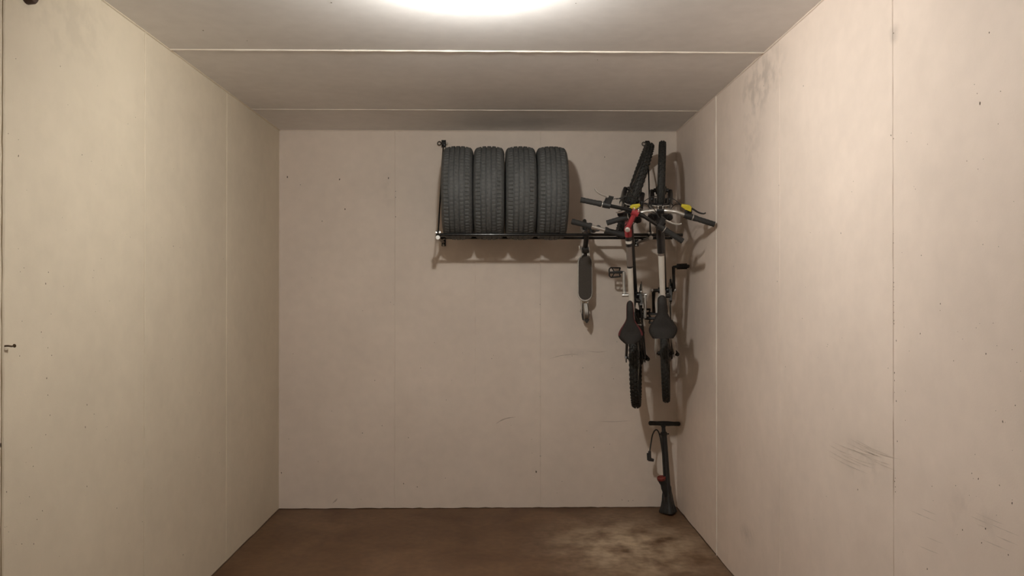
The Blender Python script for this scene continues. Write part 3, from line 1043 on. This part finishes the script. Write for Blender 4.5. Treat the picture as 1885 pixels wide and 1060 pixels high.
        pd.tube([P(0.033, 0.078), P(0.008, 0.062)], 0.004, 6)
        pd.tube([P(-0.033, 0.078), P(-0.008, 0.062)], 0.004, 6)
        # second cage plate for thickness
        for dz in (-0.008, 0.008):
            pd.tube([P(0.031, 0.016) + n_ * dz, P(0.034, 0.085) + n_ * dz], 0.004, 6)
            pd.tube([P(-0.031, 0.016) + n_ * dz, P(-0.034, 0.085) + n_ * dz], 0.004, 6)
        pd.build('pedal', 'black_plastic', cro)
    ch = MB()
    yy = -0.045
    top = [bb + V((0.0, yy, 0.074)), rear + V((0.0, yy, 0.046))]
    arc_f = [bb + V((0.074 * math.sin(q), yy, 0.074 * math.cos(q))) for q in [math.pi * k / 10 for k in range(11)]]
    dj = rear + V((0.03, yy, -0.135))
    uj = rear + V((0.012, yy, -0.075))
    pth = [top[1]] + arc_f + [dj + V((0.02, 0, -0.012)), dj + V((-0.014, 0, 0.0)), uj + V((0.014, 0, 0)), uj + V((0.0, 0, 0.03)), rear + V((-0.04, yy, -0.02)), rear + V((-0.035, yy, 0.03))]
    ch.tube(pth, 0.0038, 6, closed=True)
    ch.build('chain', 'dark_steel', cro)
    dm = MB()
    dm.tube([rear + V((-0.004, -0.070, -0.01)), rear + V((-0.012, -0.082, -0.045)), uj + V((0, -0.018, 0))], [0.012, 0.015, 0.011], 8)
    dm.box(uj.lerp(dj, .5) + V((0, -0.008, 0)), (0.026, 0.010, 0.082), Matrix.Rotation(R(15), 3, 'Y'))
    dm.box(uj.lerp(dj, .5) + V((0, 0.010, 0)), (0.022, 0.003, 0.082), Matrix.Rotation(R(15), 3, 'Y'))
    for jw in (uj, dj):
        dm.lathe([(0.004, -0.004), (0.020, -0.004), (0.020, 0.004), (0.004, 0.004)], jw, LAT, 14)
    dm.build('rear_derailleur', 'dark_steel', root)
    fd = MB()
    fd.box(bb + V((-0.035, -0.048, 0.088)), (0.085, 0.018, 0.030), Matrix.Rotation(R(20), 3, 'Y'))
    fd.tube([bb + seat_dir * 0.11 + V((0, -0.0, 0)), bb + seat_dir * 0.115 + V((-0.01, -0.045, 0))], [0.021, 0.010], 10)
    fd.build('front_derailleur', 'dark_steel', root)
    S['extra'](root, dict(bb=bb, rear=rear, dt_front=dt_front, tt_front=tt_front, tt_rear=tt_rear, A=A, fv=fv, u=u, seat_dir=seat_dir, fob=fob))
    return root


def bike_origin(px_rear, rear_axle_z, lean):
    c = at(px_rear, 665, 5.20)
    return V((c.x + WR * math.sin(lean), 5.20 + WR * math.cos(lean), rear_axle_z))


FZ = RZ + math.sqrt((WR + RR) ** 2 - 0.155 ** 2) + 0.006     # height of the front axles above the rails


def extra_left(root, g):
    bb = g['bb']
    # bottle cage bosses and a small lock bracket on the down tube
    for t in (0.45, 0.58):
        p = g['dt_front'].lerp(bb, t) + V((0, -0.004, 0.026))
        MB().ball(p, 0.007, 8).build('boss_bolt', 'chrome', g['fob'])


def extra_right(root, g):
    bb = g['bb']
    sh = MB()
    p = g['dt_front'].lerp(bb, 0.5)
    MB().ball(p + V((0, 0, 0.026)), 0.006, 8).build('boss_bolt', 'chrome', g['fob'])


lean_l, lean_r = R(12.8), R(13.3)
zl, zr = 1.130, 1.163
make_bike(dict(
    label='left mountain bike with red stem and red-edged saddle hanging front wheel up',
    wheelbase=FZ - zl, lean=lean_l, roll=R(-1.2), origin=bike_origin(1170, zl, lean_l), steer=R(-21), twist=R(-4.5),
    head=(0.53, 0.725), rim='alloy', tyre_width=0.056, knob=0.0085,
    frame_mats=['white_paint', 'grey_paint', 'black_paint', 'red_paint'],
    top_tube=[(0.11, 3, 0.003), (0.155, 2, 0.001), (0.185, 0, 0.001), (0.22, 2, 0.0), (0.44, 1, 0.0), (0.46, 2, 0.0), (1.0, 0, 0.0)],
    tt_r=(0.0205, 0.0165), dt_mat=2, st_mat=2, head_mat=3, stay_mat=2, clamp='black_paint', fork='black_paint', brake='black_plastic',
    stem='red_paint', cap='alloy', stem_len=0.113, stem_rise=0.008,
    bar='black_tube', bar_half=0.325, bar_r=0.0115, bar_back=lambda a: 0.19 * max(0, a - 0.05), bar_rise=lambda a: 0.0,
    lever_in=0.165, lever_body='black', blade=(0.012, 0.026, 0.040), blade_mat=('chrome', 'alloy'),
    post=0.60, post_mat='black_tube', saddle_len=0.265, saddle_hw=0.076, nose_hw=0.021, saddle_tilt=R(2), tail_w=0.45, saddle_edge='red_fabric',
    crank=-0.30, left_fwd=1, crank_mat='alloy', pedal=(0.05, 0.35), extra=extra_left))
make_bike(dict(
    label='right mountain bike with white frame, silver handlebar and yellow brake levers hanging in the corner',
    wheelbase=FZ - zr, lean=lean_r, roll=R(-1.5), origin=bike_origin(1224.5, zr, lean_r), steer=R(-3.5), twist=0.0,
    head=(0.53, 0.655), rim='dark_steel', tyre_width=0.052, knob=0.004,
    frame_mats=['white_paint', 'grey_paint', 'black_paint', 'red_paint'],
    top_tube=[(0.20, 2, 0.004), (0.34, 2, 0.003), (0.37, 1, 0.001), (1.0, 0, 0.0)],
    tt_r=(0.0225, 0.0165), dt_mat=2, st_mat=0, head_mat=2, stay_mat=0, clamp='alloy', fork='black_paint', brake='black_plastic',
    stem='black_paint', cap='black_plastic', stem_len=0.100, stem_rise=0.015,
    bar='chrome', bar_half=0.317, bar_r=0.0115, bar_back=lambda a: 0.28 * max(0, a - 0.09) + 0.04 * a, bar_rise=lambda a: 0.02 * min(1, a / 0.15),
    lever_in=0.165, lever_body='yellow', blade=(-0.006, -0.004, 0.006), blade_mat=('chrome', 'black_plastic'),
    post=0.60, post_mat='black_tube', saddle_len=0.265, saddle_hw=0.086, nose_hw=0.027, saddle_tilt=R(0), tail_w=0.72, saddle_edge='saddle',
    crank=0.35, left_fwd=-1, crank_mat='dark_steel', pedal=(0.4, 1.35), extra=extra_right))

# ------------------------------------------------------------------ kick scooter, hung front up, stem towards the viewer
SX = at(1077, 510, 5.38).x
sc = empty('kick_scooter', Matrix.Translation((SX, 5.40, RZ)), 'small kick scooter hung over the rack rails beside the tyres', 'scooter')
S0 = V((SX, 5.40, RZ))


def sl(*p):
    return V(p) - S0


dz0, dz1 = at(1077, 471, 5.375).z, at(1077, 552, 5.375).z
DW = 0.049
nose, tail = dz0, dz1


def stadium(hw, z0_, z1_, x0):
    out = []
    for k in range(9):
        q = math.pi * k / 8
        out.append((x0 + hw * math.copysign(abs(math.cos(q)) ** 0.8, math.cos(q)), z0_ - hw * 0.95 + hw * 0.95 * math.sin(q)))
    for k in range(9):
        q = math.pi + math.pi * k / 8
        out.append((x0 + hw * math.cos(q), z1_ + hw + hw * math.sin(q)))
    return out


rotd = Matrix(((1, 0, 0), (0, 0, -1), (0, 1, 0)))     # local (x,y,z) -> world x, -z.., y up
mb = MB()
mb.prism(stadium(DW + 0.004, nose + 0.004, tail - 0.012, 0.0), 0.024, rotd, V((0, 0, 0)))
mb.map(lambda p: V((p.x, p.y + 5.392 - S0.y, p.z - S0.z)))
deck = mb.build('deck', 'alloy', sc, bevel=0.004)
mb = MB()
mb.prism(stadium(DW - 0.002, nose, tail, 0.0), 0.003, rotd, V((0, 0, 0)))
mb.map(lambda p: V((p.x, p.y + 5.3785 - S0.y, p.z - S0.z)))
mb.build('grip_tape', 'grip_tape', deck)
# rear fork, wheel and fender brake
rwz = tail - 0.085
for s in (-1, 1):
    MB().box(sl(SX + s * 0.022, 5.405, tail - 0.045), (0.006, 0.022, 0.11)).build('rear_fork', 'alloy', sc, bevel=0.002)
wheel_prof = [(0.012, -0.012), (0.046, -0.010), (0.052, -0.012), (0.060, -0.010), (0.064, -0.005), (0.065, 0.0), (0.064, 0.005), (0.060, 0.010), (0.052, 0.012), (0.046, 0.010), (0.012, 0.012)]
rw_ = MB().lathe(wheel_prof, sl(SX, 5.455, rwz), (1, 0, 0), 32, closed=True).build('rear_wheel', 'rubber', sc)
MB().tube([sl(SX - 0.028, 5.455, rwz), sl(SX + 0.028, 5.455, rwz)], 0.005, 8).build('axle', 'steel', rw_)
for s in (-1, 1):
    MB().tube([sl(SX + s * 0.022, 5.41, tail - 0.06), sl(SX + s * 0.022, 5.455, rwz)], 0.006, 8).build('dropout', 'alloy', sc)
mb = MB()
ft, fb = at(1077, 558, 5.36).z, at(1080, 592, 5.375).z
n = 10
vs, fs = [], []
for i in range(n + 1):
    t = i / n
    zz = ft + (fb - ft) * t
    yy = 5.372 - 0.016 * math.sin(math.pi * t * 0.9) + 0.030 * max(0, t - 0.75) / 0.25
    hw = 0.018 + 0.003 * math.sin(math.pi * t)
    for a, bz in ((-1, 0.010), (-0.6, 0.0), (0.6, 0.0), (1, 0.010)):
        vs.append(sl(SX + 0.002 + 0.010 * t + a * hw, yy + bz, zz))
    for a, bz in ((1, 0.013), (0.6, 0.003), (-0.6, 0.003), (-1, 0.013)):
        vs.append(sl(SX + 0.002 + 0.010 * t + a * hw, yy + bz, zz))
for i in range(n):
    for j in range(8):
        j2 = (j + 1) % 8
        fs.append((i * 8 + j, i * 8 + j2, i * 8 + 8 + j2, i * 8 + 8 + j))
fs += [tuple(range(8)), tuple(n * 8 + j for j in range(8))]
mb.add(vs, fs)
fen = mb.build('fender_brake', 'steel', sc)
MB().prism([(-0.020, 0.012), (0.020, 0.012), (0.006, -0.014), (-0.004, -0.016)], 0.006, rotd, sl(SX + 0.011, 5.374, fb + 0.006)).build('fender_tip', 'dark_steel', fen)
# neck, folding joint, head tube
HZ = RZ + RR + 0.0190
MB().tube(smooth_path([sl(SX, 5.392, nose + 0.002), sl(SX, 5.375, nose + 0.045), sl(SX, 5.300, HZ - 0.034), sl(SX, 5.290, HZ - 0.004)]), [0.018] * 19, 12).build('neck', 'dark_steel', sc)
for s in (-1, 1):
    MB().box(sl(SX + s * 0.026, 5.366, nose + 0.028), (0.007, 0.026, 0.075), Matrix.Rotation(R(-18), 3, 'X')).build('fold_plate', 'alloy', sc, bevel=0.002)
    MB().tube([sl(SX + s * 0.018, 5.356, nose + 0.004), sl(SX + s * 0.016, 5.36, nose + 0.030)], 0.006, 8).build('fold_pin', 'chrome', sc)
MB().box(sl(SX, 5.352, nose + 0.040), (0.044, 0.022, 0.042), Matrix.Rotation(R(-18), 3, 'X')).build('fold_block', 'dark_steel', sc, bevel=0.003)
MB().tube([sl(SX - 0.030, 5.342, nose + 0.058), sl(SX - 0.042, 5.335, nose + 0.040), sl(SX - 0.046, 5.333, nose + 0.070)], [0.006, 0.007, 0.005], 8).build('quick_release', 'chrome', sc)
HC = at(1101, 420, 4.72)
head0 = V((SX, 5.315, HZ + 0.004))
head1 = V((SX + 0.002, 5.16, HZ))
MB().tube([head0 - S0, head1 - S0], 0.0195, 14).build('head_tube', 'black_paint', sc)
MB().tube([head1 - S0, V((SX + 0.003, 5.05, HZ)) - S0, V((HC.x, HC.y, HC.z)) - S0], [0.0165, 0.0165, 0.0150], 14).build('steering_tube', 'black_tube', sc)
cl = MB().tube([V((SX + 0.004, 4.985, HZ - 0.001)) - S0, V((SX + 0.005, 4.94, HZ - 0.003)) - S0], 0.0225, 14).build('height_clamp', 'black_plastic', sc)
for dx in (-0.006, 0.012):
    MB().ball(V((SX + dx - 0.004, 4.935, HZ + 0.020)) - S0, 0.009, 8).build('clamp_bolt', 'chrome', cl)
# front fork and wheel resting on the back rail
fwc = V((SX, 5.415, RZ + RR + 0.0655))
fw_ = MB().lathe(wheel_prof, fwc - S0, (1, 0, 0), 32, closed=True).build('front_wheel', 'rubber', sc)
for s in (-1, 1):
    MB().tube([head0 + V((s * 0.012, 0.0, 0.008)) - S0, V((SX + s * 0.024, 5.365, RZ + 0.055)) - S0, fwc + V((s * 0.024, 0, 0)) - S0], [0.010, 0.008, 0.008], 8).build('front_fork', 'alloy', sc)
MB().tube([fwc - V((0.03, 0, 0)) - S0, fwc + V((0.03, 0, 0)) - S0], 0.005, 8).build('axle', 'steel', fw_)
# T handlebar, turned a little
ang = R(-14.5)
hd = V((math.cos(ang), 0, math.sin(ang)))
MB().tube([HC - hd * 0.165 - S0, HC + hd * 0.165 - S0], 0.0125, 14).build('handlebar', 'chrome', sc)
MB().lathe([(0.019, -0.022), (0.019, 0.022)], HC + V((0, 0.016, 0)) - S0, (0, 1, 0), 14).build('bar_clamp', 'black_plastic', sc)
for s in (-1, 1):
    g = MB()
    pts = [HC + hd * s * (0.044 + 0.128 * i / 10) - S0 for i in range(11)]
    rr = [0.021, 0.021, 0.0165, 0.0165, 0.017, 0.017, 0.0175, 0.0175, 0.0175, 0.019, 0.017]
    g.tube(pts, rr, 14)
    g.build('grip', 'grip', sc)

# ------------------------------------------------------------------ floor pump in the corner
PB = at_z(1231, 946, 0.0)
top_p = at(1221, 785, PB.y + 0.055)
axis_ = (V((top_p.x, top_p.y, top_p.z)) - PB).normalized()
side = V((1, 0, -axis_.x / axis_.z)).normalized()
fwd = axis_.cross(side).normalized()
pm = Matrix((side, fwd, axis_)).transposed().to_4x4()
pump = empty('floor_pump', Matrix.Translation(PB + V((0, 0, 0.009))) @ pm, 'black bicycle floor pump with red gauge leaning in the corner', 'pump')
PH = (top_p - PB).length          # to the underside of the handle
b = MB()
# three-lobed foot
foot = []
for k in range(36):
    q = 2 * math.pi * k / 36
    r_ = 0.046 + 0.026 * max(0, math.cos(3 * (q + math.pi / 2)))
    foot.append((r_ * math.cos(q), r_ * math.sin(q) * 0.85))
vs, fs = [], []
levels = [(1.0, 0.0), (1.02, 0.010), (0.95, 0.022), (0.78, 0.050), (0.66, 0.085), (0.58, 0.125), (0.50, 0.150)]
for f_, z_ in levels:
    vs += [V((x_ * f_, y_ * f_, z_)) for x_, y_ in foot]
for i in range(len(levels) - 1):
    for k in range(36):
        k2 = (k + 1) % 36
        fs.append((i * 36 + k, i * 36 + k2, (i + 1) * 36 + k2, (i + 1) * 36 + k))
fs += [tuple(reversed(range(36))), tuple((len(levels) - 1) * 36 + k for k in range(36))]
b.add(vs, fs)
b.build('foot', 'black_plastic', pump)
MB().lathe([(0.030, 0.08), (0.030, 0.18), (0.0245, 0.195), (0.0215, PH - 0.075), (0.025, PH - 0.070), (0.025, PH - 0.052), (0.017, PH - 0.045), (0.0, PH - 0.045)], n=22).build('barrel', 'black_paint', pump)
MB().tube([(-0.037, 0, PH - 0.062), (0.037, 0, PH - 0.062)], 0.005, 8).build('hose_clip', 'black_plastic', pump)
MB().lathe([(0.015, PH - 0.046), (0.014, PH - 0.015), (0.022, PH + 0.004), (0.0, PH + 0.004)], n=16).build('neck', 'black_plastic', pump)
tl = R(4.0)
hv = V((math.cos(tl), 0, -math.sin(tl)))
hc_ = V((0.015, 0, PH + 0.012))
pts = [hc_ + hv * t for t in (-0.120, -0.112, -0.06, -0.02, 0.02, 0.06, 0.100, 0.107)]
MB().tube(pts, [0.010, 0.0165, 0.0150, 0.0175, 0.0175, 0.0150, 0.0165, 0.010], 14).build('handle', 'grip', pump)
# gauge on an angled housing
gz = 0.245
MB().tube(smooth_path([V((-0.010, -0.012, 0.125)), V((-0.026, -0.024, 0.165)), V((-0.032, -0.028, 0.205)), V((-0.042, -0.032, 0.240))], 4), [0.018] * 5 + [0.020] * 4 + [0.024, 0.026, 0.028, 0.030], 14).build('gauge_housing', 'black_plastic', pump)
gc = V((-0.044, -0.033, gz))
gn = V((-0.12, -0.25, 1)).normalized()
gg = MB().lathe([(0.029, -0.006), (0.031, 0.0), (0.031, 0.012), (0.026, 0.016), (0.025, 0.011), (0.0, 0.011)], gc, gn, 24).build('gauge', 'red_plastic', pump, label='red gauge ring')
# hose
ho = [V((-0.024, -0.028, 0.24)), V((-0.022, -0.030, 0.36)), V((-0.028, -0.030, 0.48)), V((-0.040, -0.032, 0.565)), V((-0.062, -0.034, 0.592)), V((-0.088, -0.036, 0.560)), V((-0.104, -0.038, 0.50)), V((-0.118, -0.038, 0.435))]
MB().tube(smooth_path(ho, 6), 0.0050, 8).build('hose', 'black_plastic', pump)
hd_ = MB()
hd_.tube([V((-0.117, -0.038, 0.445)), V((-0.121, -0.038, 0.405)), V((-0.122, -0.038, 0.380))], [0.010, 0.013, 0.015], 12)
hd_.tube([V((-0.128, -0.038, 0.388)), V((-0.092, -0.038, 0.378))], [0.014, 0.010], 12)
hob = hd_.build('valve_head', 'black_plastic', pump)
MB().tube([V((-0.134, -0.042, 0.382)), V((-0.135, -0.042, 0.432))], [0.006, 0.0045], 8).build('valve_lever', 'black_plastic', hob)

# ------------------------------------------------------------------ small fittings on the left wall
p = at_x(49, -10, XL)
jb = empty('wall_fitting', Matrix.Translation((XL, p.y, p.z)), 'small dark brown round fitting high on the left wall at the top edge', 'fitting')
MB().lathe([(0.0, 0.026), (0.026, 0.026), (0.031, 0.020), (0.033, 0.0)], (0, 0, 0), (1, 0, 0), 24).build('cap', 'brown', jb)
MB().lathe([(0.008, 0.030), (0.010, 0.024)], (0, 0, 0), (1, 0, 0), 10).build('screw', 'rust', jb)
p = at_x(9, 637, XL)
nl = empty('wall_nail', Matrix.Translation((XL, p.y, p.z)), 'rusty bent nail sticking out of the left wall', 'nail')
MB().tube(smooth_path([(-0.004, -0.004, 0), (0.010, -0.002, 0.001), (0.018, 0.006, -0.001), (0.020, 0.016, 0.0)]), 0.0028, 8).build('shank', 'rust', nl)
MB().lathe([(0.006, -0.001), (0.006, 0.001), (0.0, 0.002)], (0.020, 0.017, 0.0), (0.2, 1, 0.1), 10).build('nail_head', 'rust', nl)
